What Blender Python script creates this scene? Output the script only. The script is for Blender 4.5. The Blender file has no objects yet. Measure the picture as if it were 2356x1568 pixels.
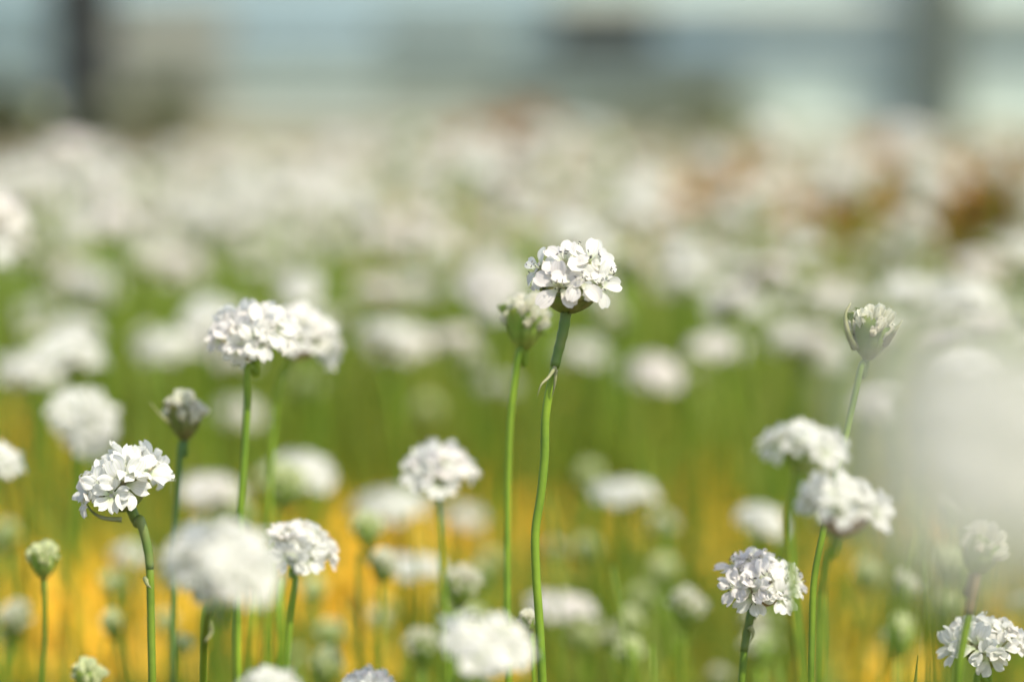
import bpy, math, random
from mathutils import Vector, Matrix, Quaternion, noise as mn

S = bpy.context.scene
COL = S.collection
R = math.radians
rnd = random.Random(11)

# ------------------------------------------------------------------ camera, sky, sun, exposure
CAM_H, PITCH, FPX = 0.35, R(9.0), 100.0 / 36.0 * 2356.0
cam_d = bpy.data.cameras.new("camera"); cam = bpy.data.objects.new("camera", cam_d); COL.objects.link(cam)
cam.location = (0, 0, CAM_H); cam.rotation_euler = (R(90) - PITCH, 0, 0)
cam_d.lens = 100; cam_d.sensor_width = 36; cam_d.sensor_fit = 'HORIZONTAL'
cam_d.clip_start = 0.01; cam_d.clip_end = 500
cam_d.dof.use_dof = True; cam_d.dof.focus_distance = 0.612; cam_d.dof.aperture_fstop = 5.3
cam_d.dof.aperture_blades = 9; cam_d.dof.aperture_rotation = R(10)
S.camera = cam

SUN_EL, SUN_AZ = R(61), R(122)      # azimuth clockwise from +Y: high, from the right and a little behind the camera
sdir = Vector((math.sin(SUN_AZ) * math.cos(SUN_EL), math.cos(SUN_AZ) * math.cos(SUN_EL), math.sin(SUN_EL)))
w = bpy.data.worlds.new("World"); S.world = w; w.use_nodes = True
nt = w.node_tree; sky = nt.nodes.new('ShaderNodeTexSky'); sky.sky_type = 'NISHITA'; sky.sun_disc = False
sky.sun_elevation = SUN_EL; sky.sun_rotation = SUN_AZ; sky.ozone_density = 0.4; sky.dust_density = 2.5
bg = nt.nodes['Background']; bg.inputs[1].default_value = 0.15; nt.links.new(sky.outputs[0], bg.inputs[0])
sd = bpy.data.lights.new("sun", 'SUN'); sd.energy = 3.5; sd.angle = R(0.5); sd.color = (1, 0.94, 0.82)
so = bpy.data.objects.new("sun", sd); COL.objects.link(so); so.rotation_euler = sdir.to_track_quat('Z', 'Y').to_euler()
S.view_settings.view_transform = 'Standard'; S.view_settings.look = 'None'
S.view_settings.exposure = 0.95; S.view_settings.gamma = 1.0
S.cycles.use_denoising = True; S.cycles.max_bounces = 8; S.cycles.transparent_max_bounces = 4

# ------------------------------------------------------------------ helpers
ce = Matrix.Rotation(R(90) - PITCH, 3, 'X')
CX, CY, CZ = ce @ Vector((1, 0, 0)), ce @ Vector((0, 1, 0)), ce @ Vector((0, 0, -1))   # right, up, forward
EYE = Vector((0, 0, CAM_H))
def at(px, py, d):                      # a point seen at (px, py), d metres along the lens axis
    return EYE + d * (CZ + (px - 1178) / FPX * CX - (py - 784) / FPX * CY)
def on_height(px, py, h):
    v = CZ + (px - 1178) / FPX * CX - (py - 784) / FPX * CY
    return EYE + v * ((h - CAM_H) / v.z)
def on_wall(px, py, Y):
    v = CZ + (px - 1178) / FPX * CX - (py - 784) / FPX * CY
    return EYE + v * (Y / v.y)

class MB:
    def __init__(s): s.v = []; s.f = []; s.uv = []; s.m = []
    def add(s, verts, faces, uvs=None, mat=None, mi=0):
        n = len(s.v)
        s.v += [tuple(mat @ Vector(p)) if mat is not None else tuple(p) for p in verts]
        s.uv += list(uvs) if uvs else [(0.5, 0.5)] * len(verts)
        s.f += [tuple(i + n for i in f) for f in faces]; s.m += [mi] * len(faces)
        return s
    def merge(s, o, mat=None, mi=None):
        n = len(s.v)
        s.v += [tuple(mat @ Vector(p)) if mat is not None else p for p in o.v]
        s.uv += o.uv; s.f += [tuple(i + n for i in f) for f in o.f]
        s.m += o.m if mi is None else [mi] * len(o.f); return s
    def mesh(s, name, mats, smooth=True):
        me = bpy.data.meshes.new(name); me.from_pydata(s.v, [], s.f)
        ul = me.uv_layers.new(name="UVMap"); 
        li = [0] * len(me.loops); me.loops.foreach_get('vertex_index', li)
        flat = [c for i in li for c in s.uv[i]]; ul.data.foreach_set('uv', flat)
        for m in (mats if isinstance(mats, (list, tuple)) else [mats]): me.materials.append(m)
        me.polygons.foreach_set('material_index', s.m)
        if smooth: me.polygons.foreach_set('use_smooth', [True] * len(me.polygons))
        me.update(); return me

def obj(name, me, parent=None, mat=None):
    o = bpy.data.objects.new(name, me); COL.objects.link(o)
    if parent is not None: o.parent = parent
    if mat is not None: o.matrix_local = mat
    return o
def thing(name, label, cat, loc, group=None):
    o = bpy.data.objects.new(name, None); o.empty_display_size = 0.01; COL.objects.link(o); o.location = loc
    o['label'] = label; o['category'] = cat
    if group: o['group'] = group
    return o
def axis_mat(p, a, spin=0.0, s=1.0):
    q = Vector((0, 0, 1)).rotation_difference(Vector(a).normalized())
    return Matrix.Translation(p) @ q.to_matrix().to_4x4() @ Matrix.Rotation(spin, 4, 'Z') @ Matrix.Scale(s, 4)

def tube(pts, rads, sides=8, cap=True):
    m = MB(); n = len(pts); pts = [Vector(p) for p in pts]
    up = Vector((0, -1, 0)); V = []; U = []
    for i, p in enumerate(pts):
        t = (pts[min(i + 1, n - 1)] - pts[max(i - 1, 0)]).normalized()
        x = up.cross(t)
        if x.length < 1e-6: x = Vector((1, 0, 0))
        x.normalize(); y = t.cross(x)
        for k in range(sides):
            a = 2 * math.pi * k / sides
            V.append(p + rads[i] * (math.cos(a) * x + math.sin(a) * y)); U.append((k / sides, i / (n - 1)))
    F = [(i * sides + k, i * sides + (k + 1) % sides, (i + 1) * sides + (k + 1) % sides, (i + 1) * sides + k)
         for i in range(n - 1) for k in range(sides)]
    if cap: F.append(tuple(range(sides))[::-1]); F.append(tuple((n - 1) * sides + k for k in range(sides)))
    return m.add(V, F, U)
def smooth_path(P, k=5):                 # centripetal spline through the points
    P = [Vector(p) for p in P]; Q = [2 * P[0] - P[1]] + P + [2 * P[-1] - P[-2]]; out = []
    for i in range(1, len(Q) - 2):
        p = Q[i - 1:i + 3]; t = [0.0]
        for a, b in zip(p, p[1:]): t.append(t[-1] + max((b - a).length, 1e-7) ** 0.5)
        for j in range(k):
            u = t[1] + (t[2] - t[1]) * j / k
            L = lambda a, b, ta, tb: a * ((tb - u) / (tb - ta)) + b * ((u - ta) / (tb - ta))
            a1, a2, a3 = L(p[0], p[1], t[0], t[1]), L(p[1], p[2], t[1], t[2]), L(p[2], p[3], t[2], t[3])
            out.append(L(L(a1, a2, t[0], t[2]), L(a2, a3, t[1], t[3]), t[1], t[2]))
    return out + [P[-1]]
def box(x0, x1, y0, y1, z0, z1):
    V = [(x, y, z) for x in (x0, x1) for y in (y0, y1) for z in (z0, z1)]
    return MB().add(V, [(0, 1, 3, 2), (4, 6, 7, 5), (0, 4, 5, 1), (2, 3, 7, 6), (0, 2, 6, 4), (1, 5, 7, 3)])
def lathe(prof, sides=14):
    V = []; U = []; n = len(prof)
    for i, (r, z) in enumerate(prof):
        for k in range(sides):
            a = 2 * math.pi * k / sides; V.append((r * math.cos(a), r * math.sin(a), z)); U.append((k / sides, i / (n - 1)))
    F = [(i * sides + k, i * sides + (k + 1) % sides, (i + 1) * sides + (k + 1) % sides, (i + 1) * sides + k)
         for i in range(n - 1) for k in range(sides)]
    return MB().add(V, F, U)

# ------------------------------------------------------------------ materials
def mat(name): 
    m = bpy.data.materials.new(name); m.use_nodes = True; t = m.node_tree
    return m, t, t.nodes['Principled BSDF'], t.nodes['Material Output']
def N(t, typ, **k):
    n = t.nodes.new(typ)
    for a, b in k.items(): setattr(n, a, b)
    return n
def ramp(t, fac, stops):
    r = N(t, 'ShaderNodeValToRGB'); e = r.color_ramp.elements
    e[0].position, e[0].color = stops[0][0], (*stops[0][1], 1); e[1].position, e[1].color = stops[-1][0], (*stops[-1][1], 1)
    for p, c in stops[1:-1]:
        x = e.new(p); x.color = (*c, 1)
    t.links.new(fac, r.inputs[0]); return r.outputs[0]
def noise(t, scale, detail=3.0, coord='Object'):
    tc = N(t, 'ShaderNodeTexCoord'); n = N(t, 'ShaderNodeTexNoise'); n.inputs['Scale'].default_value = scale
    n.inputs['Detail'].default_value = detail; t.links.new(tc.outputs[coord], n.inputs['Vector']); return n.outputs[0]
def mixc(t, f, a, b, mode='MIX'):
    m = N(t, 'ShaderNodeMix'); m.data_type = 'RGBA'; m.blend_type = mode
    for s, v in ((0, f), (6, a), (7, b)):
        if hasattr(v, 'links') or hasattr(v, 'is_output'): t.links.new(v, m.inputs[s])
        else: m.inputs[s].default_value = v if s == 0 else (*v, 1)
    return m.outputs[2]
def translucent(t, bs, out, colsock, fac):
    tr = N(t, 'ShaderNodeBsdfTranslucent'); mx = N(t, 'ShaderNodeMixShader'); mx.inputs[0].default_value = fac
    if colsock is not None: t.links.new(colsock, tr.inputs[0])
    t.links.new(bs.outputs[0], mx.inputs[1]); t.links.new(tr.outputs[0], mx.inputs[2]); t.links.new(mx.outputs[0], out.inputs[0])
def petal_mat(name, base, tip, pink, vein):
    m, t, bs, out = mat(name)
    uv = N(t, 'ShaderNodeUVMap'); sp = N(t, 'ShaderNodeSeparateXYZ'); t.links.new(uv.outputs[0], sp.inputs[0])
    c = ramp(t, sp.outputs[1], [(0.0, base), (0.22, tuple((a + b) / 2 for a, b in zip(base, tip))), (0.42, tip), (1.0, tip)])
    mu = N(t, 'ShaderNodeMath', operation='MULTIPLY'); mu.inputs[1].default_value = 36; t.links.new(sp.outputs[0], mu.inputs[0])
    si = N(t, 'ShaderNodeMath', operation='SINE'); t.links.new(mu.outputs[0], si.inputs[0])
    vf = N(t, 'ShaderNodeMapRange'); vf.inputs[1].default_value = 0.55; vf.inputs[2].default_value = 1.0; vf.inputs[4].default_value = vein
    t.links.new(si.outputs[0], vf.inputs[0])
    c = mixc(t, vf.outputs[0], c, (0.62, 0.66, 0.5))
    oi = N(t, 'ShaderNodeObjectInfo'); mr = N(t, 'ShaderNodeMapRange'); mr.inputs[1].default_value = 0.5; mr.inputs[4].default_value = pink
    t.links.new(oi.outputs['Random'], mr.inputs[0])
    c = mixc(t, mr.outputs[0], c, (0.86, 0.62, 0.66))
    c = mixc(t, 0.5, c, ramp(t, noise(t, 420, 2), [(0.35, (0.84, 0.82, 0.80)), (0.65, (1, 1, 1))]), 'MULTIPLY')
    t.links.new(c, bs.inputs['Base Color']); bs.inputs['Roughness'].default_value = 0.55; bs.inputs['Specular IOR Level'].default_value = 0.3
    translucent(t, bs, out, c, 0.52); return m
M = {}
M['petal'] = petal_mat('white_petal', (0.5, 0.62, 0.28), (0.77, 0.765, 0.715), 0.2, 0.7)
M['closed'] = petal_mat('closed_petal', (0.34, 0.44, 0.10), (0.80, 0.80, 0.64), 0.12, 0.25)
M['greenbud'] = petal_mat('green_bud_petal', (0.4, 0.5, 0.1), (0.78, 0.82, 0.5), 0.04, 0.3)
def green_mat(name, c0, c1, scale, rough=0.5, trans=0.0, sheen=0.0):
    m, t, bs, out = mat(name)
    oi = N(t, 'ShaderNodeObjectInfo'); n = noise(t, scale)
    c = ramp(t, n, [(0.3, c0), (0.7, c1)])
    hsv = N(t, 'ShaderNodeHueSaturation'); mr = N(t, 'ShaderNodeMapRange'); mr.inputs[3].default_value = 0.8; mr.inputs[4].default_value = 1.2
    t.links.new(oi.outputs['Random'], mr.inputs[0]); t.links.new(mr.outputs[0], hsv.inputs['Value']); t.links.new(c, hsv.inputs['Color'])
    c = hsv.outputs[0]; t.links.new(c, bs.inputs['Base Color']); bs.inputs['Roughness'].default_value = rough
    bs.inputs['Specular IOR Level'].default_value = 0.35
    if sheen: bs.inputs['Sheen Weight'].default_value = sheen; bs.inputs['Sheen Roughness'].default_value = 0.4
    bp = N(t, 'ShaderNodeBump'); bp.inputs['Strength'].default_value = 0.25; bp.inputs['Distance'].default_value = 0.0003
    t.links.new(noise(t, scale * 9), bp.inputs['Height']); t.links.new(bp.outputs[0], bs.inputs['Normal'])
    if trans: translucent(t, bs, out, c, trans)
    return m
M['stem'] = green_mat('green_stem', (0.07, 0.135, 0.006), (0.165, 0.25, 0.012), 90, 0.55, 0.0, 0.0)
M['dullstem'] = green_mat('dull_green_stem', (0.05, 0.11, 0.02), (0.09, 0.16, 0.025), 60, 0.5, 0.0, 0.0)
M['bract'] = green_mat('green_brown_bract', (0.13, 0.19, 0.03), (0.2, 0.17, 0.06), 220, 0.45, 0.12)
M['brownbract'] = green_mat('brown_bract', (0.24, 0.17, 0.09), (0.3, 0.2, 0.12), 220, 0.5, 0.12)
M['budbract'] = green_mat('fresh_bud_bract', (0.13, 0.24, 0.03), (0.26, 0.3, 0.06), 220, 0.45, 0.15)
M['calyx'] = green_mat('pale_calyx', (0.5, 0.52, 0.3), (0.62, 0.55, 0.42), 300, 0.5, 0.3)
M['sheath'] = green_mat('brown_green_sheath', (0.07, 0.14, 0.02), (0.13, 0.16, 0.04), 150, 0.5, 0.1)
M['papery'] = green_mat('papery_sheath_tail', (0.26, 0.3, 0.1), (0.46, 0.44, 0.26), 300, 0.6, 0.4)
M['brownsheath'] = green_mat('dry_brown_sheath', (0.13, 0.115, 0.045), (0.22, 0.16, 0.075), 200, 0.6, 0.15)
M['grass'] = green_mat('grass_blade', (0.16, 0.235, 0.022), (0.32, 0.34, 0.06), 14, 0.5, 0.4)
M['filament'] = green_mat('filament', (0.7, 0.75, 0.5), (0.75, 0.75, 0.6), 300, 0.5, 0.3)
M['anther'] = green_mat('dark_anther', (0.03, 0.028, 0.035), (0.08, 0.07, 0.05), 300, 0.5)
M['orange'] = green_mat('orange_blossom', (0.86, 0.49, 0.015), (0.9, 0.56, 0.03), 20, 0.5, 0.3)
M['rust'] = green_mat('rust_leaf', (0.36, 0.175, 0.035), (0.52, 0.26, 0.06), 20, 0.6, 0.2)
M['shrub'] = green_mat('dark_shrub_leaf', (0.09, 0.105, 0.05), (0.15, 0.16, 0.08), 20, 0.6, 0.2)
def flat_mat(name, c0, c1, scale, rough=0.8, bump=0.0, detail=6.0):
    m, t, bs, out = mat(name); n = noise(t, scale, detail)
    t.links.new(ramp(t, n, [(0.3, c0), (0.7, c1)]), bs.inputs['Base Color']); bs.inputs['Roughness'].default_value = rough
    if bump:
        bp = N(t, 'ShaderNodeBump'); bp.inputs['Distance'].default_value = bump; t.links.new(noise(t, scale * 12, 6), bp.inputs['Height'])
        t.links.new(bp.outputs[0], bs.inputs['Normal'])
    return m
M['soil'] = flat_mat('bed_soil', (0.075, 0.075, 0.022), (0.13, 0.105, 0.035), 9, 0.9, 0.004)
M['path'] = flat_mat('gravel_path', (0.13, 0.12, 0.065), (0.21, 0.185, 0.11), 2.5, 0.9, 0.003)

# ------------------------------------------------------------------ flower anatomy (metres)
def petal(L, W, th0, th1, nu, nv, cup, ruf, rg, notch=0.06, ex=0.8):
    V = []; U = []; r = 0.0006; z = 0.0; ph = rg.uniform(0, 6.3); tw = rg.uniform(-0.25, 0.25)
    for j in range(nv + 1):
        t = j / nv
        if j:
            th = th0 + (th1 - th0) * (t - 0.5 / nv) ** ex; r += math.cos(th) * L / nv; z += math.sin(th) * L / nv
        if t > 0.64: wd = math.sqrt(max(0.0, 1 - ((t - 0.64) / 0.395) ** 2))
        else:
            q = t / 0.64; wd = 0.2 + 0.8 * q * q * (3 - 2 * q)
        wd *= W
        for i in range(-nu, nu + 1):
            u = i / nu
            V.append((r - notch * L * (1 - abs(u)) * t ** 6, u * wd, z + cup * abs(u) ** 2 * wd + tw * u * wd * t + ruf * L * math.sin(ph + 5 * u + 4 * t) * t))
            U.append((0.5 + u / 2, t))
    k = 2 * nu + 1
    F = [(j * k + i, j * k + i + 1, (j + 1) * k + i + 1, (j + 1) * k + i) for j in range(nv) for i in range(k - 1)]
    return MB().add(V, F, U)
def floret_mb(seed, L=0.0054, hi=True, openness=1.0, wide=(0.29, 0.42), notch=0.16, ruf=(0.05, 0.13), th0=60):
    rg = random.Random(seed); m = MB(); nu, nv = (3, 8) if hi else (1, 4)
    for k in range(5):
        p = petal(L * rg.uniform(0.88, 1.12), L * rg.uniform(*wide), R(th0), R(-4 + 50 * (1 - openness) + rg.uniform(-20, 20)), nu, nv,
                  rg.uniform(0.1, 0.45), rg.uniform(*ruf), rg, notch, 0.5)
        m.merge(p, Matrix.Rotation(2 * math.pi * k / 5 + rg.uniform(-0.15, 0.15), 4, 'Z'))
    return m
def tube_mb(L=0.004):     # the calyx tube behind a floret, along -z
    return lathe([(0.0003, -L), (0.00075, -L * 0.6), (0.0011, -L * 0.15), (0.0013, 0.0004)], 7)
OPEN_FLORETS = [floret_mb(s, 0.0057, wide=(0.29, 0.35), notch=0.05, ruf=(0.01, 0.04), openness=o, th0=50).mesh('floret', M['petal']) for s, o in ((11, 1.05), (12, 1.0), (13, 1.1), (14, 0.95), (15, 1.1))]
FLORETS = [floret_mb(s, openness=o).mesh('floret', M['petal']) for s, o in ((1, 1.0), (2, 0.9), (3, 1.0), (4, 0.75), (5, 1.1))]
CALYX = tube_mb().mesh('calyx', M['calyx'])
fil = MB(); ant = MB()
def stamen_mb(seed):
    rg = random.Random(seed); a = rg.uniform(0, 6.3); s = rg.uniform(0.0006, 0.0016); h = rg.uniform(0.0028, 0.0042)
    top = Vector((s * math.cos(a), s * math.sin(a), h)); m = tube([(0, 0, 0), top * 0.5 + Vector((0, 0, 0.0003)), top], [0.00007] * 3, 4)
    d = Vector((rg.uniform(-1, 1), rg.uniform(-1, 1), rg.uniform(-0.5, 0.5))).normalized() * 0.0004
    m.merge(tube([top - d, top - d * 0.5, top + d * 0.5, top + d], [0.00006, 0.00014, 0.00014, 0.00006], 5), mi=1)
    return m.mesh('stamen', [M['filament'], M['anther']])
STAMENS = [stamen_mb(s) for s in range(8)]

def bract_mb(L, W, rb, th0, th1, seed):
    rg = random.Random(seed); p = petal(L, W, th0, th1, 2, 6, 0.35, 0.01, rg, -0.12)
    m = MB(); m.merge(p, Matrix.Translation((rb, 0, 0))); return m
BRACT = {k: bract_mb(0.0062, 0.0028, 0.0006, R(12), R(78), 5).mesh('bract', M[mk]) for k, mk in (('g', 'bract'), ('b', 'brownbract'), ('f', 'budbract'))}
def cup_prof(s=1.0): return [(0.0009, -0.0002), (0.0022, 0.0006), (0.0038, 0.0020), (0.0046, 0.0040), (0.0042, 0.0052), (0.002, 0.0058)]
CUP = {k: lathe(cup_prof()).mesh('involucre', M[mk]) for k, mk in (('g', 'bract'), ('b', 'brownbract'), ('f', 'budbract'))}

def dirs(n, cmin, seed):
    rg = random.Random(seed); out = []
    for i in range(n):
        c = 1 - (1 - cmin) * (i + 0.5) / n; a = i * 2.39996 + rg.uniform(-0.25, 0.25); s = math.sqrt(max(0, 1 - c * c))
        out.append(Vector((s * math.cos(a), s * math.sin(a), c)))
    return out
DOME_C = Vector((0, 0, 0.0058))
def head_florets(n, seed, flat=0.85):
    rg = random.Random(seed); out = []
    for d in dirs(n, 0.02, seed):
        k = rg.uniform(0.84, 1.14); a = (d + Vector((rg.uniform(-.25, .25), rg.uniform(-.25, .25), 0.18 + rg.uniform(-.3, .25)))).normalized()
        out.append((DOME_C + Vector((d.x * 0.0068 * k, d.y * 0.0068 * k, d.z * 0.0052 * flat * k - 0.0006)), a, rg.uniform(0, 6.3), rg.uniform(0.7, 1.12)))
    return out
def soft_head(seed, n=20, flat=0.85):        # the whole head as one mesh, for heads too blurred to show single florets
    m = MB()
    for i, (p, a, sp, s) in enumerate(head_florets(n, seed, flat)):
        A = axis_mat(p, a, sp, s); m.merge(floret_mb(seed * 50 + i, hi=False, openness=0.9), A)
        m.merge(tube_mb(), A, 1)
    return m.mesh('flower_head', [M['petal'], M['calyx']])
HEADS = [soft_head(s, n, f) for s, n, f in ((21, 18, 0.8), (22, 16, 0.6), (23, 20, 0.85), (24, 14, 0.7), (25, 16, 0.45))]
def full_involucre(kind, seed):
    m = MB(); m.merge(lathe(cup_prof()))
    for k in range(9):
        m.merge(bract_mb(0.0062, 0.0028, 0.0006, R(12), R(78), seed + k), Matrix.Rotation(k * 0.698 + 0.1 * (k % 2), 4, 'Z'))
    return m.mesh('involucre', M[kind])
INVOL = {'c': None, 'g': full_involucre('bract', 3), 'b': full_involucre('brownbract', 3), 'f': full_involucre('budbract', 3)}
# closed buds: a goblet of bracts holding closed florets
def closed_floret_mb(seed, L=0.0036):
    rg = random.Random(seed); m = MB()
    m.merge(lathe([(0.0002, -0.002), (0.0006, 0), (0.0010, 0.0012), (0.0009, 0.0022), (0.0005, 0.0030), (0.0001, 0.0034)], 8))
    for k in range(5):
        p = petal(L * 1.05, L * 0.26, R(76), R(104 + rg.uniform(-14, 8)), 1, 5, 0.5, 0.03, rg)
        m.merge(p, Matrix.Rotation(1.2566 * k, 4, 'Z'))
    return m
CLOSED = [closed_floret_mb(s).mesh('closed_floret', M['closed']) for s in range(3)]
CLOSEDG = [closed_floret_mb(s).mesh('closed_floret', M['greenbud']) for s in range(3)]
BUDBRACT = bract_mb(0.0074, 0.0026, 0.0006, R(8), R(104), 8)
def budcup_mb():
    m = MB(); m.merge(lathe([(0.0009, -0.0003), (0.0022, 0.001), (0.0034, 0.0028), (0.0037, 0.0042), (0.003, 0.0052), (0.001, 0.0056)]))
    for k in range(8):
        rg = random.Random(90 + k)
        m.merge(petal(0.0094 + 0.0016 * rg.uniform(-1, 1), 0.0019, R(6), R(106 + rg.uniform(-14, 8)), 2, 8, 0.5, 0.01, rg, -0.2, 0.55),
                Matrix.Rotation(k * 0.785 + rg.uniform(-.15, .15), 4, 'Z') @ Matrix.Translation((0.0001 * (k % 2), 0, -0.0002 - 0.0003 * (k % 2))))
    return m
def bud_spots(n, seed):
    rg = random.Random(seed); out = []
    for d in dirs(n, 0.0, seed):
        out.append((Vector((d.x * 0.0026, d.y * 0.0026, 0.0038 + d.z * 0.0036)), (d + Vector((0, 0, 0.7))).normalized(), rg.uniform(0, 6), rg.uniform(0.75, 1.1)))
    return out
def soft_bud(seed, key):
    m = MB(); rg = random.Random(seed)
    for q in bud_spots(20, seed): m.merge(closed_floret_mb(seed), axis_mat(*q))
    return m.mesh('bud_head', M[key])
INVOL['c'] = BUDCUP = budcup_mb().mesh('involucre', M['budbract']); BUDCUPD = budcup_mb().mesh('involucre', M['bract'])
SBUDS = [soft_bud(31, 'closed'), soft_bud(32, 'greenbud')]
def tail_mesh(name, pts, wid, mk):        # a thin ribbon of real thickness: torn sheath tail or long pointed bract
    n = len(pts); rads = [wid * (1 - 0.9 * i / (n - 1)) for i in range(n)]
    m = tube(pts, rads, 6); return m.mesh(name, M[mk])

# ------------------------------------------------------------------ one flower or bud, set out from where its head and stem stand
def make(kind, hx, hy, d, label, s=1.0, lean=0.0, nod=0.0, stem=(), hd=None, var=0, det=0, grp=None, sr=0.0010, inv='g', dull=False, spin=0.0, florets=None, sheath=None, foot=None, flat=0.86):
    """hx, hy, d: centre of the head and its distance; lean/nod: degrees the head tips right / towards the lens."""
    ax = Vector((math.sin(R(lean)), -math.sin(R(nod)), math.cos(R(lean)) * math.cos(R(nod)))).normalized()
    hc = at(hx, hy, d); hh = (0.0088 * flat if kind == 'flower' else 0.0062) * s
    top = hc - ax * hh
    pts = [top, top - ax * 0.004]
    for q in stem: pts.append(at(q[0], q[1], q[2] if len(q) > 2 else d))
    last = pts[-1]
    if foot is None: foot = (rnd.uniform(-0.008, 0.008), rnd.uniform(-0.006, 0.02))
    if not stem:
        pts.append(Vector((last.x + foot[0] * 0.3, last.y + foot[1] * 0.3, last.z * 0.6)))
        last = pts[-1]
    base = Vector((last.x + foot[0], last.y + foot[1], 0.0))
    if last.z > 0.06: pts.append(Vector((last.x + foot[0] * 0.5, last.y + foot[1] * 0.5, last.z * 0.5)))
    pts.append(base)
    o = thing('thrift_flower' if kind == 'flower' else 'thrift_bud', label, 'flower' if kind == 'flower' else 'flower bud', base, grp)
    P = [p - base for p in smooth_path(pts, 6)]; n = len(P)
    sr *= 0.70; rr = [sr * (1.0 + 0.25 * max(0, 1 - i / 8)) for i in range(n)]
    obj('stem', tube(P, rr, 10).mesh('stem', M['dullstem' if dull else 'stem']), o)
    T = top - base; A = axis_mat(T, ax, spin, s) @ (Matrix.Diagonal((1.04, 1.04, flat, 1)) if kind == 'flower' else Matrix.Diagonal((0.9, 0.9, 1.02, 1)))
    if kind == 'flower':
        if det:
            fl = florets or head_florets(17, 60 + var * 7, 0.7 + 0.12 * (var % 3))
            ic = obj('involucre', CUP[inv], o, A)
            for k in range(9):
                obj('bract', BRACT[inv], o, A @ Matrix.Rotation(k * 0.698 + 0.13 * (k % 2), 4, 'Z') @ Matrix.Translation((0, 0, -0.0002 - 0.0003 * (k % 2))))
            for i, (p, a, sp, fs) in enumerate(fl):
                f = obj('floret', FLORETS[(i * 3 + var) % 5], o, A @ axis_mat(p, a, sp, fs))
                obj('calyx', CALYX, f)
                if det > 1:
                    for q in range(4): obj('stamen', STAMENS[(i + 3 * q) % 8], f, Matrix.Rotation(q * 1.6 + i, 4, 'Z'))
        else:
            obj('involucre', INVOL[inv], o, A); obj('flower_head', HEADS[var % 5], o, A)
    else:
        green = inv == 'f2'
        obj('involucre', BUDCUPD if dull else BUDCUP, o, A)
        if det:
            rg = random.Random(var + 5)
            for i, q in enumerate(bud_spots(20, var + 3)): obj('closed_floret', (CLOSEDG if green else CLOSED)[i % 3], o, A @ axis_mat(*q))
        else: obj('bud_head', SBUDS[1 if green else 0], o, A)
    if sheath:                              # (from, to) as metres along the stem below the head, key
        L0, key = sheath[0], sheath[1]; acc = 0.0; Q = [P[0]]
        for i in range(1, n):
            acc += (P[i] - P[i - 1]).length
            if acc > L0: break
            Q.append(P[i])
        m = len(Q); sh = obj('sheath', tube(Q, [sr * (1.34 - 0.29 * (i / (m - 1)) ** 2 + 0.03 * math.sin(i * 2.3)) for i in range(m)], 10).mesh('sheath', M[key]), o)
        for tl in sheath[2] if len(sheath) > 2 else ():
            obj('sheath_tail', tail_mesh('sheath_tail', smooth_path([at(*q) - base for q in tl], 4), 0.0007, 'papery'), sh)
    return o, A, base

# ------------------------------------------------------------------ setting: ground, bed, path
def sheet(name, x0, x1, y0, y1, z, m, nx=1, ny=1, rough=0.0):
    rg = random.Random(3); V = []; F = []
    for j in range(ny + 1):
        for i in range(nx + 1): V.append((x0 + (x1 - x0) * i / nx, y0 + (y1 - y0) * j / ny, z + rg.uniform(-rough, rough)))
    k = nx + 1
    for j in range(ny):
        for i in range(nx): F.append((j * k + i, j * k + i + 1, (j + 1) * k + i + 1, (j + 1) * k + i))
    o = obj(name, MB().add(V, F).mesh(name, m)); o['kind'] = 'structure'; return o
sheet('ground', -60, 60, -20, 120, -0.012, M['path'])
sheet('flower_bed', -1.6, 1.6, -0.6, 2.05, 0.0, M['soil'], 60, 50, 0.004)

M['mulch'] = flat_mat('rust_mulch', (0.17, 0.12, 0.05), (0.34, 0.2, 0.08), 5, 0.95, 0.004)
sheet('mulch_strip', -0.16, 1.7, 2.06, 3.3, -0.006, M['mulch'], 60, 40, 0.003)
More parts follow.
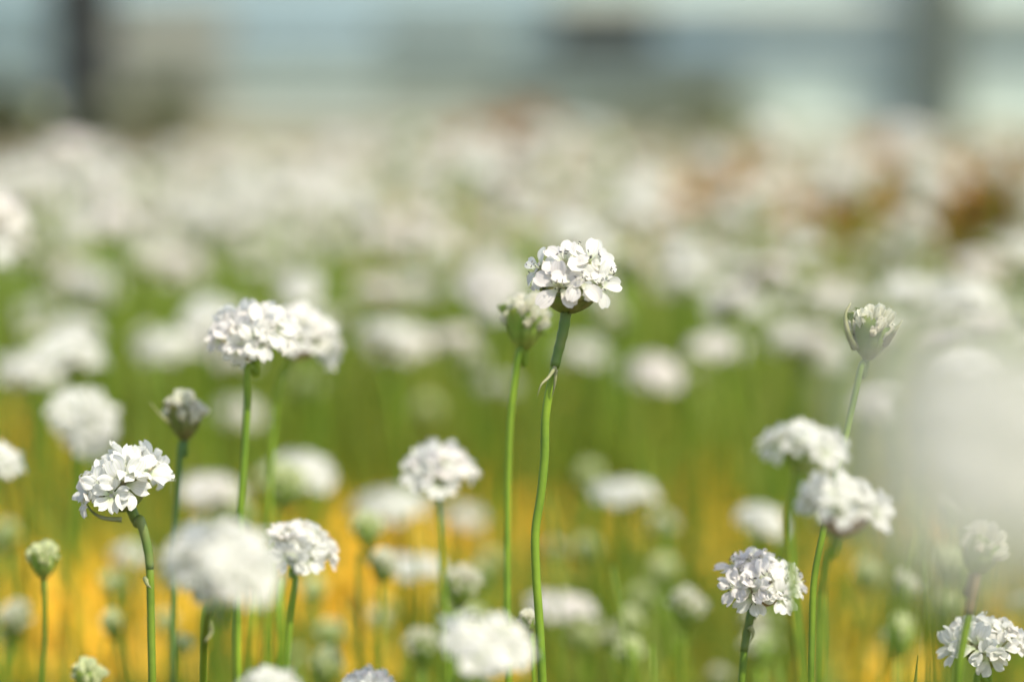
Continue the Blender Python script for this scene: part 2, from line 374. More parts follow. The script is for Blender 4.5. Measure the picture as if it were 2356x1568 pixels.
# ------------------------------------------------------------------ the glazed wall behind
WY = 4.3
def wall():
    g = thing('greenhouse', 'long pale blue-green greenhouse wall with dark posts behind the flower bed', 'building', (0, WY, -0.012))
    def wm(name, c, rough=0.45):
        return flat_mat(name, tuple(x * 0.90 for x in c), tuple(x * 1.03 for x in c), 3, rough)
    blue, mint, beige, grey, cream, dark, olive = (wm('pale_blue_panel', (0.43, 0.56, 0.57)), wm('pale_mint_panel', (0.44, 0.52, 0.45)), wm('beige_panel', (0.42, 0.42, 0.33)),
        wm('grey_green_and_shade_panel', (0.25, 0.295, 0.235)), wm('cream_trim', (0.64, 0.68, 0.55)), wm('dark_post', (0.03, 0.04, 0.033)), wm('grey_post', (0.085, 0.105, 0.08)))
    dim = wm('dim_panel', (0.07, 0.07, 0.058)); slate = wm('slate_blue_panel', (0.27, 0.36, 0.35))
    def part(name, m, x0, x1, y0, y1, dy=0.0, th=0.02, top=None):
        a, b = on_wall(x0, y1, WY - dy), on_wall(x1, y0, WY - dy); z1 = b.z if top is None else top
        obj(name, box(a.x, b.x, -dy, -dy + th, a.z + 0.012, z1 + 0.012).mesh(name, m, False), g)
    H = 1.9
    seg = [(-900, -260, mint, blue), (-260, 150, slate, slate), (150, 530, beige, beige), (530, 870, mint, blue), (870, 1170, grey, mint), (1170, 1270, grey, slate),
           (1270, 1510, grey, dim), (1510, 1700, grey, blue), (1700, 2160, mint, blue), (2160, 2700, mint, mint), (2700, 3400, mint, blue)]  # right of the middle, the grey lower panels carry the wall's shade as colour
    for x0, x1, lo, hi in seg:
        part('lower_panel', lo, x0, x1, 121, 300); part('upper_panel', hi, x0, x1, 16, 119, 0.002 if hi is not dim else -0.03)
        part('window', blue if hi is not dim else slate, x0, x1, -3, 14, 0.0, 0.02, H)
    part('rail', slate, -900, 3400, 116, 124, 0.012, 0.012); part('rail', cream, 1270, 3400, -24, 10, 0.03, 0.03)
    part('rail', slate, -900, 1270, -14, 0, 0.012, 0.012)
    part('base_board', cream, 1690, 3400, 284, 300, 0.03, 0.028); part('base_board', beige, -900, 1150, 268, 300, 0.012, 0.01)
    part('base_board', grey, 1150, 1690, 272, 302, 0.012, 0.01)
    part('slat', mint, 500, 900, 150, 158, 0.008, 0.007); part('slat', cream, 500, 900, 205, 214, 0.008, 0.007); part('slat', olive, 1150, 1700, 190, 200, 0.008, 0.007)
    part('slat', slate, 1500, 2100, 44, 60, 0.008, 0.005); part('slat', cream, 1700, 2110, 66, 84, 0.008, 0.005); part('slat', slate, 520, 1160, 92, 112, 0.010, 0.005); part('slat', olive, 870, 1160, 60, 70, 0.010, 0.005); part('slat', slate, 1700, 2110, 150, 160, 0.008, 0.005); part('slat', cream, -300, 130, 130, 142, 0.008, 0.005); part('slat', olive, 160, 520, 110, 116, 0.016, 0.004)
    for x0, x1, m in ((2116, 2222, olive), (-560, -500, olive), (2880, 2960, olive)):
        part('post', m, x0, x1, 0, 335, 0.07, 0.05, H)
    # roof and return walls, out of the photograph's frame
    x0, x1 = on_wall(-900, 0, WY).x, on_wall(3400, 0, WY).x
    rf = MB().add([(x0, -0.1, H), (x1, -0.1, H), (x1, 2.4, H + 0.7), (x0, 2.4, H + 0.7), (x0, -0.1, H + 0.03), (x1, -0.1, H + 0.03), (x1, 2.4, H + 0.73), (x0, 2.4, H + 0.73)],
                  [(0, 3, 2, 1), (4, 5, 6, 7), (0, 1, 5, 4), (1, 2, 6, 5), (2, 3, 7, 6), (3, 0, 4, 7)])
    obj('roof', rf.mesh('roof', blue, False), g)
    obj('side_wall', box(x0 - 0.02, x0 - 0.001, 0.0, 2.4, 0, H + 0.0).mesh('side_wall', mint, False), g)
    obj('side_wall', box(x1 + 0.001, x1 + 0.02, 0.0, 2.4, 0, H + 0.0).mesh('side_wall', mint, False), g)
    obj('back_wall', box(x0, x1, 2.38, 2.4, 0, H + 0.68).mesh('back_wall', mint, False), g)
wall()
a, b = on_wall(112, 0, 4.02), on_wall(246, 0, 4.02)
pole = thing('dark_post', 'thick dark grey post standing before the wall at upper left', 'post', ((a.x + b.x) / 2, 4.02, -0.012)); pw = (b.x - a.x) / 2
M['post'] = flat_mat('dark_post', (0.012, 0.015, 0.013), (0.024, 0.028, 0.024), 8, 0.9)
obj('shaft', box(-pw, pw, 0, 0.08, 0.004, 2.2).mesh('shaft', M['post'], False), pole)
obj('foot_plate', box(-pw - 0.012, pw + 0.012, -0.012, 0.092, 0.0, 0.010).mesh('foot_plate', M['post'], False), pole)

# leafy plants beyond the bed
def leafy(name, label, cat, x, y, r, h, key, n, grp=None, leaf=0.02, seed=1):
    o = thing(name, label, cat, (x, y, -0.01), grp); rg = random.Random(seed); m = MB()
    cl = [(Vector((rg.gauss(0, r * 0.5), rg.gauss(0, r * 0.4), h * rg.uniform(0.25, 0.95))), r * rg.uniform(0.25, 0.5)) for _ in range(8)]
    for i in range(n):
        c, cr = rg.choice(cl); p = c + Vector((rg.gauss(0, 1), rg.gauss(0, 1), rg.gauss(0, 0.8))) * cr * 0.55
        if p.z < 0.005: p.z = 0.005
        a = Vector((rg.uniform(-1, 1), rg.uniform(-1, 1), rg.uniform(0, 1))).normalized(); L = leaf * rg.uniform(0.6, 1.2)
        m.add([(0, 0, 0), (L * 0.28, 0, L * 0.5), (0, L * 0.08, L), (-L * 0.28, 0, L * 0.5)], [(0, 1, 2, 3)], None, axis_mat(p, a, rg.uniform(0, 6)))
    obj('foliage', m.mesh('foliage', M[key], False), o)
    st = MB()
    for c, cr in cl: st.merge(tube([(0, 0, 0), c * 0.5 + Vector((0, 0, 0.01)), c], [0.004, 0.003, 0.0015], 5))
    obj('stem', st.mesh('stem', M['brownsheath']), o); return o
def pt(px, py, Y): return on_wall(px, py, Y).x
leafy('rust_plant', 'strong rust orange plant near the right edge, behind the far flowers', 'plant', pt(2235, 480, 1.95), 1.95, 0.05, 0.17, 'rust', 1500, None, 0.022, 1)
leafy('rust_plant', 'faint rust plant left of two pale blurred heads at upper right', 'plant', pt(1790, 400, 2.35), 2.35, 0.07, 0.13, 'rust', 1000, None, 0.022, 2)
leafy('rust_plant', 'tan rust plant between two pale blurred heads at upper right', 'plant', pt(2045, 410, 2.35), 2.35, 0.07, 0.13, 'rust', 1000, None, 0.022, 3)
leafy('rust_plant', 'rust brown plant at the wall foot, left of the dark opening', 'plant', pt(1150, 310, 3.2), 3.2, 0.07, 0.09, 'rust', 700, None, 0.025, 4)
leafy('rust_plant', 'small rust plant at far right, behind the right post', 'plant', pt(2340, 400, 2.6), 2.6, 0.05, 0.11, 'rust', 600, None, 0.022, 5)
leafy('rust_plant', 'low rust orange plant behind the pale round blur, high at right', 'plant', pt(1640, 360, 2.7), 2.7, 0.06, 0.08, 'rust', 500, None, 0.022, 9)
leafy('rust_plant', 'rust plant low between the right post and the huge near blur', 'plant', pt(2130, 540, 1.98), 1.98, 0.035, 0.12, 'rust', 500, None, 0.02, 10)
leafy('rust_plant', 'ochre rust plant high behind the middle far rows, above the sharp flower', 'plant', pt(1300, 345, 2.6), 2.6, 0.06, 0.07, 'rust', 500, None, 0.022, 12)
leafy('low_shrub', 'dark olive low shrub at the wall foot below the dark opening', 'shrub', pt(1560, 310, 4.05), 4.12, 0.13, 0.03, 'shrub', 700, None, 0.02, 6)
leafy('low_shrub', 'dark green shrub at the far left beside the dark post', 'shrub', pt(-10, 260, 3.9), 3.9, 0.06, 0.09, 'shrub', 900, None, 0.03, 7)
leafy('low_shrub', 'grey-green shrub just right of the dark post', 'shrub', pt(335, 270, 3.95), 3.95, 0.09, 0.085, 'shrub', 420, None, 0.025, 8)

# ------------------------------------------------------------------ ground cover
ORANGE = [(40, 1150, 130, 260), (280, 1450, 150, 130), (830, 1300, 210, 170), (800, 1480, 160, 110), (1250, 1260, 130, 110), (1480, 1200, 90, 80), (1640, 1210, 90, 140),
          (1920, 1380, 70, 150), (2010, 1550, 150, 60), (2290, 1430, 80, 80), (130, 1500, 170, 130), (600, 1330, 90, 170), (1100, 1200, 130, 160)]
GREEN = [(1500, 1430, 400, 190), (2150, 1390, 230, 130), (1080, 1500, 150, 110), (1700, 1050, 300, 110)]
def to_px(p):
    v = Vector(p) - EYE; dd = v.dot(CZ); return 1178 + FPX * v.dot(CX) / dd, 784 - FPX * v.dot(CY) / dd
def inside(lst, x, y): return any(((x - a) / c) ** 2 + ((y - b) / e) ** 2 < 1 for a, b, c, e in lst)
rg = random.Random(5); om = MB()
nb = 0
for _ in range(30000):
    Y = rg.uniform(1.02, 2.04); x = rg.uniform(-0.26, 0.26) * Y; z = rg.uniform(0.015, 0.06)
    px, py = to_px((x, Y, z)); pr = 0.09
    if inside(ORANGE, px, py): pr = 0.85
    elif inside(GREEN, px, py): pr = 0.03
    if py < 870: pr *= 0.25
    pr *= 0.35 + 1.3 * max(0.0, min(1.0, 0.5 + 0.9 * mn.noise((x * 14, Y * 9, 2.0))))
    if rg.random() > pr: continue
    nb += 1
    L = rg.uniform(0.006, 0.010); A = axis_mat((x, Y, z), (rg.uniform(-0.5, 0.5), rg.uniform(-0.8, 0.3), 1), rg.uniform(0, 6))
    for k in range(5):
        om.add([(0, 0, 0), (L * 0.6, L * 0.42, L * 0.25), (L, 0, L * 0.35), (L * 0.6, -L * 0.42, L * 0.25)], [(0, 1, 2, 3)], None, A @ Matrix.Rotation(k * 1.2566, 4, 'Z'))
o = obj('orange_ground_cover', om.mesh('orange_ground_cover', M['orange'], False)); o['kind'] = 'stuff'
o['label'] = 'carpet of small orange blossoms low on the ground between the green stems'; o['category'] = 'ground cover'
gm = MB()
for _ in range(24000):
    Y = rg.uniform(0.72, 2.05); x = rg.uniform(-0.27, 0.27) * Y; h = rg.uniform(0.03, 0.10) * (1.25 if Y > 1.3 else 1.0)
    px, py = to_px((x, Y, h * 0.7))
    if inside(ORANGE, px, py) and rg.random() < 0.6: continue
    if Y < 1.2 and rg.random() < 0.5 and not inside(GREEN, px, py): continue
    a = rg.uniform(0, 6.3); b = rg.uniform(0.0, 0.45) * h; wv = rg.uniform(0.0008, 0.0017)
    dx, dy = math.cos(a), math.sin(a); sx, sy = -dy * wv, dx * wv; V = []
    for k in range(4):
        t = k / 3; q = (1 - t) if k < 3 else 0.02
        cx, cy, cz = x + dx * b * t * t, Y + dy * b * t * t, h * t
        V += [(cx - sx * (0.5 + q), cy - sy * (0.5 + q), cz), (cx + sx * (0.5 + q), cy + sy * (0.5 + q), cz)]
    gm.add(V, [(0, 1, 3, 2), (2, 3, 5, 4), (4, 5, 7, 6)])
o = obj('grass', gm.mesh('grass', M['grass'])); o['kind'] = 'stuff'; o['label'] = 'thin green grassy leaves growing among the flower stems'; o['category'] = 'grass'

# ------------------------------------------------------------------ the flowers one can tell apart
F, B = 'flower', 'bud'
# the sharp one in the middle: florets set out as the photograph shows them (mm: right, away, up from the stem top)
mm = 0.001
MAIN = [((-1.6, -6.2, 4.9), (-0.14, -0.92, 0.34), 92, 0.95), ((2.2, -6.0, 6.0), (0.18, -0.80, 0.55), 95, 0.95), ((6.4, -4.2, 4.9), (0.52, -0.80, 0.25), 60, 0.86),
        ((7.4, -1.0, 7.2), (0.85, -0.40, 0.30), 20, 0.84), ((-0.4, -2.8, 9.4), (-0.15, -0.66, 0.72), 80, 0.94), ((4.6, -2.4, 9.4), (0.32, -0.66, 0.68), 70, 0.96),
        ((-5.4, -1.0, 8.0), (-0.76, -0.45, 0.48), 100, 0.84), 
        ((2.0, 1.8, 10.0), (0.05, 0.1, 0.98), 0, 0.9), ((-5.4, 1.6, 6.4), (-0.9, 0.1, 0.3), 15, 0.8), ((6.0, 3.0, 6.6), (0.7, 0.6, 0.35), 40, 0.9),
        ((-2.6, 4.2, 7.0), (-0.5, 0.8, 0.4), 10, 0.9), ((2.2, 5.2, 7.0), (0.1, 0.9, 0.4), 30, 0.9)]
def main_flower():
    top = at(1303, 713, 0.61)
    pts = [top] + [at(x, y, 0.61) for x, y in ((1296, 760), (1284, 810), (1268, 880), (1255, 960), (1253, 1050), (1244, 1140), (1232, 1220), (1233, 1310), (1241, 1430), (1248, 1568))]
    last = pts[-1]; base = Vector((last.x + 0.004, last.y + 0.01, 0)); pts += [Vector((last.x + 0.003, last.y + 0.006, 0.08)), base]
    o = thing('thrift_flower', 'sharp open white flower in the middle, on the tall bent stem', 'flower', base)
    P = [p - base for p in smooth_path(pts, 6)]
    obj('stem', tube(P, [0.00092] * len(P), 12).mesh('stem', M['stem']), o)
    T = top - base
    tilt = axis_mat(T, (0.13, -0.1, 1.0), 0.3, 1.0) @ Matrix.Diagonal((1.12, 1.12, 0.92, 1.0))
    obj('involucre', CUP['g'], o, tilt)
    for k in range(9): obj('bract', BRACT['g'], o, tilt @ Matrix.Rotation(k * 0.698 + 0.15 * (k % 2), 4, 'Z') @ Matrix.Translation((0.0001 * (k % 3), 0, -0.0002 - 0.0003 * (k % 2))))
    c = Vector((1.6, 0, 4.0)) * mm
    for i, (p, a, ph, s) in enumerate(MAIN):
        p = (Vector(p) + Vector((0, 0, 0.9))) * mm; A = axis_mat(T + p, a, 0, s)
        # turn the floret so that one petal points at the wanted angle in the picture plane
        want = Vector((math.cos(R(ph)), 0, math.sin(R(ph)))); ax = Vector(a).normalized(); want = (want - ax * want.dot(ax)).normalized()
        x0 = (A.to_3x3() @ Vector((1, 0, 0))).normalized(); ang = math.atan2(ax.dot(x0.cross(want)), x0.dot(want))
        f = obj('floret', OPEN_FLORETS[(i * 2) % 5], o, A @ Matrix.Rotation(ang, 4, 'Z'))
        obj('calyx', CALYX, f, Matrix.Scale(1.05, 4))
        for q in range(5): obj('stamen', STAMENS[(i + 3 * q) % 8], f, Matrix.Rotation(q * 1.2566 + i, 4, 'Z'))
    Q = P[:16]; sh = obj('sheath', tube(Q, [0.00118 - 0.00016 * (i / 15) ** 2 + 0.00006 * math.sin(i * 1.9) for i in range(16)], 12).mesh('sheath', M['sheath']), o)
    for tl in (((1277, 845, .608), (1262, 868, .606), (1245, 885, .604), (1236, 912, .604)), ((1279, 850, .6085), (1277, 880, .608), (1269, 915, .609))):
        obj('sheath_tail', tail_mesh('sheath_tail', smooth_path([at(*q) - base for q in tl], 4), 0.0005, 'papery'), sh)
main_flower()

def tails(res, lst, mk='budbract', w_=0.0006):
    o, A, base = res
    for tl in lst: obj('bract', tail_mesh('bract', smooth_path([at(*q) - base for q in tl], 4), w_, mk), o)
tails(make(B, 1210, 728, .655, 'pinkish green half-open bud just left of the sharp middle flower', 1.2, 3, 5, ((1197, 800), (1184, 870), (1174, 970), (1169, 1100), (1167, 1300), (1170, 1568)), det=1, var=1, sr=.00105),
      [((1250, 770, .67), (1266, 735, .67), (1272, 700, .67))])
make(F, 575, 745, .652, 'wide white flower head, front one of the overlapping pair at left', 1.0, -4, 12, ((571, 840), (569, 920), (563, 1030), (553, 1180), (548, 1568)), det=1, var=1, sr=.00115, inv='b', flat=.92)
make(F, 700, 752, .715, 'white flower head behind the front one of the overlapping pair at left', 1.0, 22, 0, ((655, 850), (636, 920), (625, 1050), (618, 1200), (612, 1568)), det=1, var=2, sr=.0011, inv='b', flat=.92)
tails(make(F, 262, 1082, .622, 'white flower head nodding left on a thick crooked neck, lower left', 1.02, -22, 4, ((322, 1195), (341, 1270), (346, 1350), (348, 1460), (350, 1568)), det=1, var=3, sr=.00125, flat=1.0, sheath=(.019, 'sheath', (((335, 1330, .622), (340, 1345, .62), (348, 1352, .62)),))),
      [((280, 1195, .62), (235, 1190, .62), (208, 1172, .622), (198, 1150, .625))], 'papery', .0006)
tails(make(B, 426, 948, .668, 'dark grey-green bud with a long pointed bract, left', 1.02, 2, 0, ((418, 1020), (410, 1110), (402, 1220), (400, 1400), (398, 1568)), det=1, var=2, sr=.00105, dull=True),
      [((405, 980, .668), (375, 960, .664), (345, 925, .66))], 'papery', .0006)
make(F, 515, 1262, .487, 'big blurred white flower head in front, lower left', .96, 4, 10, ((492, 1390, .53), (473, 1440, .575), (468, 1568, .6)), var=2, sr=.0011, inv='b', flat=1.08, sheath=(.03, 'sheath', (((480, 1430, .575), (486, 1455, .575), (470, 1475, .573)),)))
make(F, 700, 1240, .655, 'small white flower head tilting right, beside the big blurred head', .82, 18, 18, ((680, 1330), (668, 1430), (658, 1568)), det=1, var=4, sr=.0009)
make(F, 487, 1118, .88, 'blurred grey-white head directly behind the big blurred head', .95, 0, 0, var=0)
make(F, 700, 1070, .87, 'soft white head behind a yellow-green bud, left of the middle', .95, 8, 5, var=2)
make(B, 655, 1112, .80, 'soft yellow-green bud in front of a blurred white head', 1.25, 0, 0, var=2, inv='f2')
make(F, 1020, 1066, .70, 'ruffled white head on a dark cone, left of the two tall stems', .90, 6, 8, ((1010, 1165), (1016, 1290), (1026, 1420), (1030, 1568)), det=1, var=5, sr=.001)
make(F, 900, 1150, .93, 'wide faint white head behind and left of the ruffled one', 1.15, -6, 0, var=1, flat=.66)
make(F, 1065, 1180, 1.0, 'pale beige blurred head low right of the ruffled one', .7, 0, 0, var=3)
make(B, 846, 1212, .755, 'small yellow-green bud under the wide faint head', .85, 0, 0, ((832, 1270), (828, 1400), (826, 1568)), var=1, inv='f2', sr=.0008)
make(B, 882, 1296, .745, 'cream bud touching the left end of a flat white head', .82, 6, 0, ((877, 1345), (876, 1450), (878, 1568)), var=1, sr=.0009)
make(F, 955, 1292, .86, 'flat white head right of the cream bud', .85, 4, 0, var=4, flat=.66)
make(B, 1062, 1340, .72, 'knobbly green-white bud above the flat foreground head', 1.0, 4, 10, ((1050, 1410), (1042, 1568)), det=1, var=4, sr=.0011)
make(F, 1122, 1465, .51, 'flat blurred white head in front, at the bottom left of the tall stems', .80, 14, 22, ((1040, 1590),), var=4, flat=.52, sr=.0011)
make(F, 1292, 1382, .84, 'flat white head right behind the bent middle stem', .92, 6, 0, var=4, flat=.66)
make(B, 1216, 1424, .64, 'tiny cream bud touching the bent middle stem', .5, -8, 0, ((1222, 1470), (1228, 1568)), var=3, sr=.0008)
make(F, 1435, 1120, .88, 'small flat white head right of the tall stems', .92, 0, 0, var=4, flat=.66)
make(B, 1350, 1262, .9, 'pale round bud under the small flat white head', .8, 0, 0, var=1, inv='f2')
make(B, 1478, 1374, .9, 'pale green round bud, right of the flat head behind the stem', .82, 0, 0, var=1, inv='f2')
make(B, 1340, 1466, .85, 'yellowish blurred bud at the bottom, right of the tall stems', .9, 0, 0, var=1, inv='f2')
make(B, 1585, 1392, .755, 'pinkish white opening bud, alone at lower right of the middle', 1.0, 6, 8, ((1568, 1460), (1562, 1568)), det=1, var=6, sr=.0009)
make(F, 1758, 1318, .628, 'sharp full white head tilting right, lower right', .98, 12, 18, ((1731, 1400), (1716, 1470), (1706, 1568)), det=2, var=6, sr=.00118, inv='b', sheath=(.02, 'sheath', (((1725, 1440, .626), (1733, 1455, .626), (1725, 1478, .626)),)))
tails(make(B, 2008, 752, .605, 'sharp pale bud with curved pointed bracts, upper right', 1.08, 10, 0, ((1984, 835), (1966, 910), (1944, 1010), (1918, 1110), (1892, 1230), (1873, 1330), (1868, 1450), (1866, 1568)), det=1, var=7, sr=.001),
      [((1968, 800, .604), (1951, 765, .602), (1945, 725, .602), (1957, 697, .603)), ((2035, 790, .604), (2058, 762, .6), (2076, 736, .6))], 'papery', .0009)
make(F, 1852, 1005, .535, 'blurred white head with a long green cup, upper of two at right', .74, 10, -8, ((1818, 1170), (1822, 1330), (1845, 1568)), var=3, sr=.0011, inv='c', flat=1.0)
make(F, 1948, 1142, .545, 'blurred white head over a brown cup, lower of two at right', .88, 14, -6, ((1908, 1260), (1892, 1340), (1888, 1450), (1886, 1568)), var=0, sr=.0012, inv='b', flat=1.0)
make(F, 2325, 965, .215, 'huge white blur of a head very near at the right edge', 1.06, 14, 40, var=0, foot=(.03, -.01))
make(B, 2264, 1255, .575, 'opening bud with white petals on a brown neck, right edge', 1.0, 16, 0, ((2247, 1320), (2232, 1400), (2216, 1480), (2203, 1568)), det=1, var=8, sr=.0013, sheath=(.018, 'brownsheath'))
make(F, 2268, 1460, .628, 'white head behind the brown-necked stem at the lower right corner', .92, -4, 4, ((2250, 1550), (2246, 1600)), det=1, var=7, sr=.0011)
make(B, 2186, 1384, .85, 'little cream bud left of the brown-necked stem', .75, 0, 0, var=1, inv='f2')
make(B, 2066, 1480, .9, 'round pale green bud low at the right', .95, 0, 0, var=1, inv='f2')
make(B, 100, 1280, .665, 'small green-white bud on a straight stem, lower left edge', .78, 0, 0, ((103, 1340), (104, 1450), (98, 1568)), det=1, var=9, inv='f2', sr=.00085)
make(F, 298, 1265, .9, 'little blurred white head right beside the crooked neck', .55, 0, 0, var=3)
make(F, 158, 800, .9, 'soft white head, right one of a cluster at the left edge', 1.05, 4, 0, var=0)
make(F, 65, 838, .95, 'soft white head, left one of a cluster at the left edge', 1.05, -6, 0, var=2)
make(F, 202, 955, .8, 'bright tall white head under the cluster at the left edge', 1.0, 30, 40, var=2)
make(F, 4, 1045, .72, 'white head cut by the left edge above orange ground', .6, 20, 10, var=3)
make(F, -18, 470, .8, 'bright white head cut by the left edge, high up', 1.0, 10, 10, ((-20, 570), (-22, 700)), var=0)
make(F, -12, 575, .84, 'white head cut by the left edge, just under another', .6, 10, 10, var=1)
make(F, 385, 782, 1.0, 'soft white head above a dark stem patch, left', 1.05, -8, 0, var=1)
make(F, 545, 940, 1.1, 'faint white head behind the overlapping pair\'s stems', .9, 0, 0, var=2)
make(F, 1500, 845, 1.0, 'bright soft white head right of the sharp middle flower', 1.0, 0, 10, var=2)
make(F, 925, 772, 1.08, 'wide faint white head left of the pinkish bud', 1.2, 0, 0, var=1)
make(B, 1088, 848, 1.05, 'round green-yellow blur left of the tall bud stem', 1.0, 0, 0, var=1, inv='f2')
make(B, 985, 940, 1.1, 'faint round green blur above the ruffled head', 1.0, 0, 0, var=1, inv='f2')
make(B, 705, 890, 1.05, 'pale green round blur under the overlapping pair', 1.1, 0, 0, var=1, inv='f2')
make(F, 1335, 800, 1.1, 'pale soft head directly right behind the sharp stem\'s neck', .9, 0, 0, var=3)
make(F, 1595, 572, 1.1, 'compact white blur standing clear at right of the sharp flower', .85, 0, 0, var=0)
make(F, 1700, 680, 1.05, 'white blur, upper end of a slanting row at right', .95, 10, 0, var=1)
make(F, 1825, 770, 1.05, 'white blur, lower end of a slanting row at right', .9, 0, 0, var=3)
make(F, 1755, 1185, .85, 'soft grey-white head left of the two blurred heads at right', .72, 10, 10, var=2)
make(F, 155, 330, 1.3, 'pinkish soft head in front of the dark post, left', 1.05, 0, 0, var=2)
make(B, 102, 248, 1.6, 'faint round disc standing before the dark post, top left', 1.1, 0, 0, var=1)
make(F, 55, 400, 1.2, 'pale soft head under the pinkish one at the left edge', 1.05, 0, 0, var=0)
make(F, 840, 1562, .645, 'white head cut by the bottom edge, left of the middle', .6, 0, 0, ((845, 1640),), det=1, var=3)
make(F, 620, 1560, .53, 'pale green-white blurred head cut by the bottom edge', .55, 0, 0, ((620, 1680),), var=3)
make(B, 205, 1552, .655, 'green-white bud with long bracts at the bottom left edge', .8, 0, 0, ((205, 1640),), det=1, var=2, inv='f2')
make(F, 1945, 398, 1.55, 'pale beige blur, left of two among rust plants at upper right', 1.35, 0, 0, var=0)
make(F, 2145, 400, 1.6, 'pale beige blur, right of two among rust plants at upper right', 1.35, 0, 0, var=2)
make(F, 1500, 415, 1.5, 'pale round blur high at right, under the dark opening', 1.2, 0, 0, var=1)
make(F, 2220, 680, 1.0, 'white blur above the huge near head, at the right edge', 1.1, 0, 0, var=2)
make(F, 2090, 665, 1.05, 'white blur above the sharp pale bud at right', 1.0, 0, 0, var=0)
make(B, 420, 1480, .75, 'tiny pale bud low between two left stems', .55, 0, 0, var=1, inv='f2')
make(B, 380, 1430, .85, 'faint pale green bud beside the crooked stem, low left', .7, 0, 0, var=1, inv='f2')
make(B, 868, 1425, .85, 'faint pinkish bud low under the cream bud', .65, 0, 0, var=1)
make(B, 1735, 1430, .8, 'soft cream bud right behind the sharp tilting head\'s stem', .75, 0, 0, var=1)

# stems without a visible head, standing in the bed
def bare(px, py, d, label):
    p = at(px, py, d); base = Vector((p.x + rnd.uniform(-.006, .006), p.y + rnd.uniform(0, .015), 0))
    o = thing('thrift_stalk', label, 'stem', base)
    P = smooth_path([p - base, (p - base) * 0.6 + Vector((rnd.uniform(-.003, .003), 0, 0)), Vector((0, 0, 0))], 5)
    obj('stem', tube(P, [0.0009] * len(P), 8).mesh('stem', M['stem']), o)
bare(545, 1375, .66, 'green stem rising right under the big blurred head'); bare(585, 1350, .72, 'thin green stem, second right under the big blurred head')
bare(610, 1345, .76, 'thin green stem, third right under the big blurred head'); bare(640, 1330, .7, 'pale green stem beside the small tilting head')
def blade(px, py, d, label, w_=0.0022):
    p = at(px, py, d); base = Vector((p.x - 0.006, p.y + 0.01, 0)); q = p - base; n = 8; V = []
    for i in range(n + 1):
        t = i / n; c = Vector((q.x * t ** 1.4, q.y * t, q.z * t)); ww = w_ * min(1, 3.2 * (1 - t) ** 0.8 + 0.02)
        V += [c + Vector((-ww, 0.0003, 0)), c + Vector((0, -0.0006, 0)), c + Vector((ww, 0.0003, 0)), c + Vector((0, 0.0008, 0))]
    Fc = [(i * 4 + k, i * 4 + (k + 1) % 4, i * 4 + 4 + (k + 1) % 4, i * 4 + 4 + k) for i in range(n) for k in range(4)]
    o = obj('grass_blade', MB().add(V, Fc).mesh('grass_blade', M['grass'])); o.location = base; o['label'] = label; o['category'] = 'leaf'
blade(2112, 1508, .62, 'broad pointed green blade at the bottom right'); blade(2135, 1520, .7, 'blurred green blade beside the broad pointed one', .0016)
blade(178, 1490, .66, 'thin pointed green blade at the bottom left bud', .0009)

# ------------------------------------------------------------------ the rest of the bed: heads nobody could tell apart one by one
STEMS = []
for k in range(5):
    rg2 = random.Random(70 + k); P = smooth_path([(0, 0, 0), (rg2.uniform(-.006, .006), rg2.uniform(-.006, .006), .06), (rg2.uniform(-.01, .01), rg2.uniform(-.008, .008), .12),
                                                  (rg2.uniform(-.012, .012), rg2.uniform(-.01, .01), .19)], 5)
    STEMS.append((tube(P, [0.001] * len(P), 6).mesh('stem', M['stem']), P[-1], (P[-1] - P[-2]).normalized()))
def zone(px, py):
    if py < 470:
        if px < 760: return 'hazy white head in the farthest rows, below the beige wall panel', 'far rows at left'
        if px < 1420: return 'hazy white head in the farthest rows, below the grey-green wall panels', 'far rows in the middle'
        return 'hazy pale head in the farthest rows among the rust plants, right', 'far rows at right'
    if py < 640:
        if px < 1180: return 'soft white head in the dense rows left of the sharp flower', 'dense rows at left'
        return 'soft white head in the dense rows right of the sharp flower', 'dense rows at right'
    if px < 1180: return 'loose soft white head in the green rows left of the tall stems', 'loose rows at left'
    return 'loose soft white head in the green rows right of the tall stems', 'loose rows at right'
rg = random.Random(77); placed = []; nfl = 0
for _ in range(12000):
    Y = rg.uniform(0.95, 1.86); x = rg.uniform(-0.235, 0.235) * Y
    near = Y < 1.18
    if near and rg.random() < 0.1: continue
    if any((x - a) ** 2 + (Y - b) ** 2 < 0.0235 ** 2 for a, b in placed): continue
    h = rg.gauss(0.188, 0.016); px, py = to_px((x, Y, h + .008))
    if py > 930 or py < 285 or (2130 < px < 2310 and 400 < py < 590) or (px < 800 and py < 345): continue
    if abs(px - 1500) < 100 and 740 < py < 980: continue
    if 1480 < px < 2400 and py < 560 and rg.random() < 0.5: continue
    placed.append((x, Y)); nfl += 1
    if nfl > 330: break
    isbud = rg.random() < (0.40 if near else 0.2); lab, grp = zone(px, py)
    if isbud: lab, grp = lab.replace('white head', 'green bud').replace('pale head', 'green bud'), grp.replace('rows', 'buds')
    o = thing('thrift_bud' if isbud else 'thrift_flower', lab, 'flower bud' if isbud else 'flower', (x, Y, 0), grp)
    st, tp, ta = STEMS[nfl % 5]; sc = h / 0.19; o.scale = (1, 1, sc); o.rotation_euler = (0, 0, rg.uniform(0, 6.28))
    obj('stem', st, o)
    a = (ta + Vector((rg.uniform(-.35, .35), rg.uniform(-.35, .35), 0))).normalized(); A = axis_mat(tp, a, rg.uniform(0, 6), rg.uniform(0.66, 1.0))
    if isbud: obj('involucre', BUDCUP, o, A); obj('bud_head', SBUDS[nfl % 2], o, A)
    else: A = A @ Matrix.Diagonal((1.05, 1.05, rg.uniform(0.68, 0.95), 1)); obj('involucre', INVOL['g'], o, A); obj('flower_head', HEADS[nfl % 5], o, A)
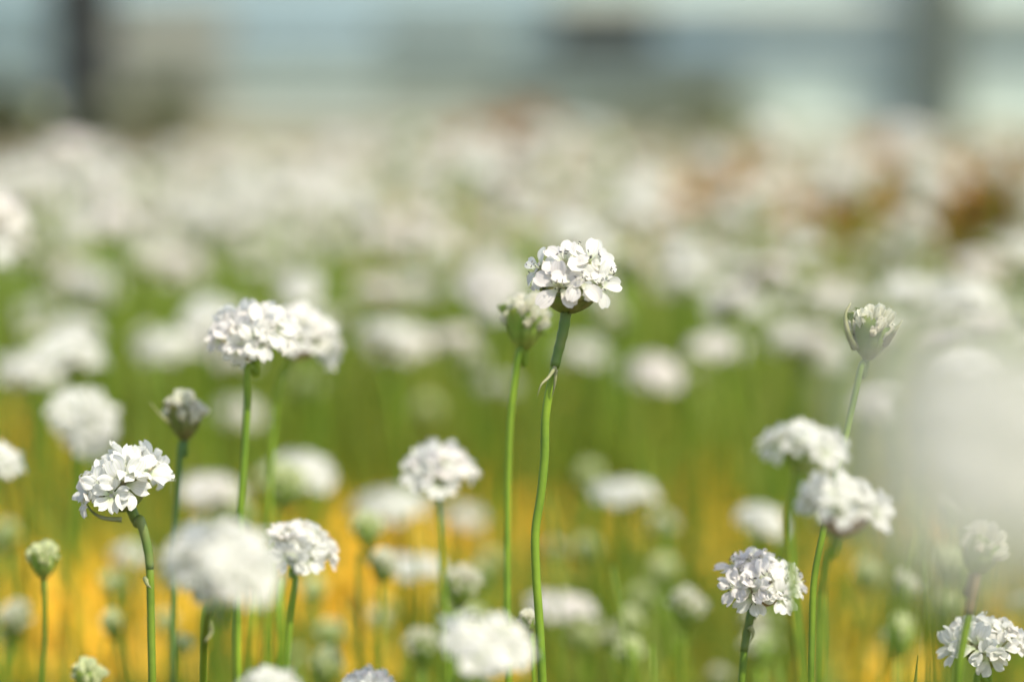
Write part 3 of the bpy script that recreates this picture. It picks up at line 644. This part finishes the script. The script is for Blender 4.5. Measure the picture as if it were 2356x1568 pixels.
# past about 300 heads the farthest ones stand as one mass
fm = MB(); nst = 0
stem_src = [tube([(0, 0, 0), (rg.uniform(-.008, .008), rg.uniform(-.006, .006), .1), (rg.uniform(-.012, .012), 0, .19)], [0.001] * 3, 4) for _ in range(4)]
def tiny_head(seed):
    m = MB()
    for k, (p, a, sp, fs) in enumerate(head_florets(15, seed, 0.75)): m.merge(floret_mb(seed * 40 + k, hi=False, openness=0.9), axis_mat(p, a, sp, fs), 0)
    m.merge(lathe(cup_prof(), 8), None, 2); return m
tiny = [tiny_head(s_) for s_ in (81, 82, 83)]
for _ in range(4000):
    Y = rg.uniform(1.3, 1.88); x = rg.uniform(-0.235, 0.235) * Y; h = rg.gauss(0.186, 0.015); px, py = to_px((x, Y, h + .008))
    if any((x - a) ** 2 + (Y - b) ** 2 < 0.018 ** 2 for a, b in placed) or (px < 800 and py < 345) or py < 325 or (2130 < px < 2310 and 400 < py < 590) or (px > 1480 and py < 580 and rg.random() < 0.85) or (950 < px < 1480 and py < 420 and rg.random() < 0.6): continue
    placed.append((x, Y)); nst += 1
    if nst > 150: break
    Zs = Matrix.Translation((x, Y, 0)) @ Matrix.Rotation(rg.uniform(0, 6.28), 4, 'Z') @ Matrix.Diagonal((1, 1, h / 0.19, 1)); t_ = stem_src[nst % 4]
    fm.merge(t_, Zs, 1); top_ = Zs @ Vector(t_.v[-1])
    fm.merge(tiny[nst % 3], axis_mat(top_, (rg.uniform(-.4, .4), rg.uniform(-.4, .4), 1), rg.uniform(0, 6), rg.uniform(0.7, 1.0)))
o = obj('far_thrift_flowers', fm.mesh('far_thrift_flowers', [M['petal'], M['stem'], M['bract']])); o['kind'] = 'stuff'
o['label'] = 'hazy carpet of small white flower heads filling the farthest rows of the bed'; o['category'] = 'flower field'
lowb = 0
for _ in range(900):
    Y = rg.uniform(0.72, 1.12); x = rg.uniform(-0.2, 0.2) * Y; h = rg.uniform(0.10, 0.165); px, py = to_px((x, Y, h))
    if not 1080 < py < 1600 or any((x - a) ** 2 + (Y - b) ** 2 < 0.032 ** 2 for a, b in placed): continue
    if abs(px - 1760) < 120 and py < 1400 or abs(px - 280) < 130 and py < 1220: continue
    placed.append((x, Y)); lowb += 1
    if lowb > 60: break
    side = 'left of' if px < 1210 else 'right of'
    isst = lowb % 3 == 0
    o = thing('thrift_bud', 'small blurred %s bud low among the stalks, %s the tall middle stems' % ('cream' if isst else 'pale green', side), 'flower bud', (x, Y, 0),
              ('cream' if isst else 'green') + ' low buds ' + side + ' the middle')
    st, tp, ta = STEMS[lowb % 5]; o.scale = (0.8, 0.8, h / 0.19); o.rotation_euler = (0, 0, rg.uniform(0, 6.28))
    obj('stem', st, o); A = axis_mat(tp, ta, rg.uniform(0, 6), rg.uniform(0.7, 1.05)) @ Matrix.Diagonal((1, 1, 1.3, 1))
    obj('involucre', BUDCUP, o, A); obj('bud_head', SBUDS[0 if isst else 1], o, A)
THIN = []
for k in range(5):
    P = [q for q in smooth_path([(0, 0, 0), (rg.uniform(-.004, .004), 0, .06), (rg.uniform(-.008, .008), 0, .12), (rg.uniform(-.012, .012), 0, .17)], 5)]
    THIN.append(tube(P, [0.0008 - 0.0005 * i / len(P) for i in range(len(P))], 6).mesh('thrift_stalk', M['stem']))
for k in range(120):
    Y = rg.uniform(0.66, 1.15); x = rg.uniform(-0.2, 0.2) * Y
    o = obj('thrift_stalk', THIN[k % 5]); o.location = (x, Y, 0); o.scale = (1, 1, rg.uniform(0.6, 1.1)); o.rotation_euler = (0, 0, rg.uniform(0, 6.28))
    left = to_px((x, Y, .12))[0] < 1210
    o['label'] = 'thin blurred green stalk without a head, standing %s of the tall middle stems' % ('left' if left else 'right'); o['category'] = 'stem'
    o['group'] = 'thin headless stalks at ' + ('left' if left else 'right')
print('blossoms', nb, 'fill', nfl)
from collections import Counter
print(Counter(o.name.split('.')[0] for o in COL.objects if o.parent is None))
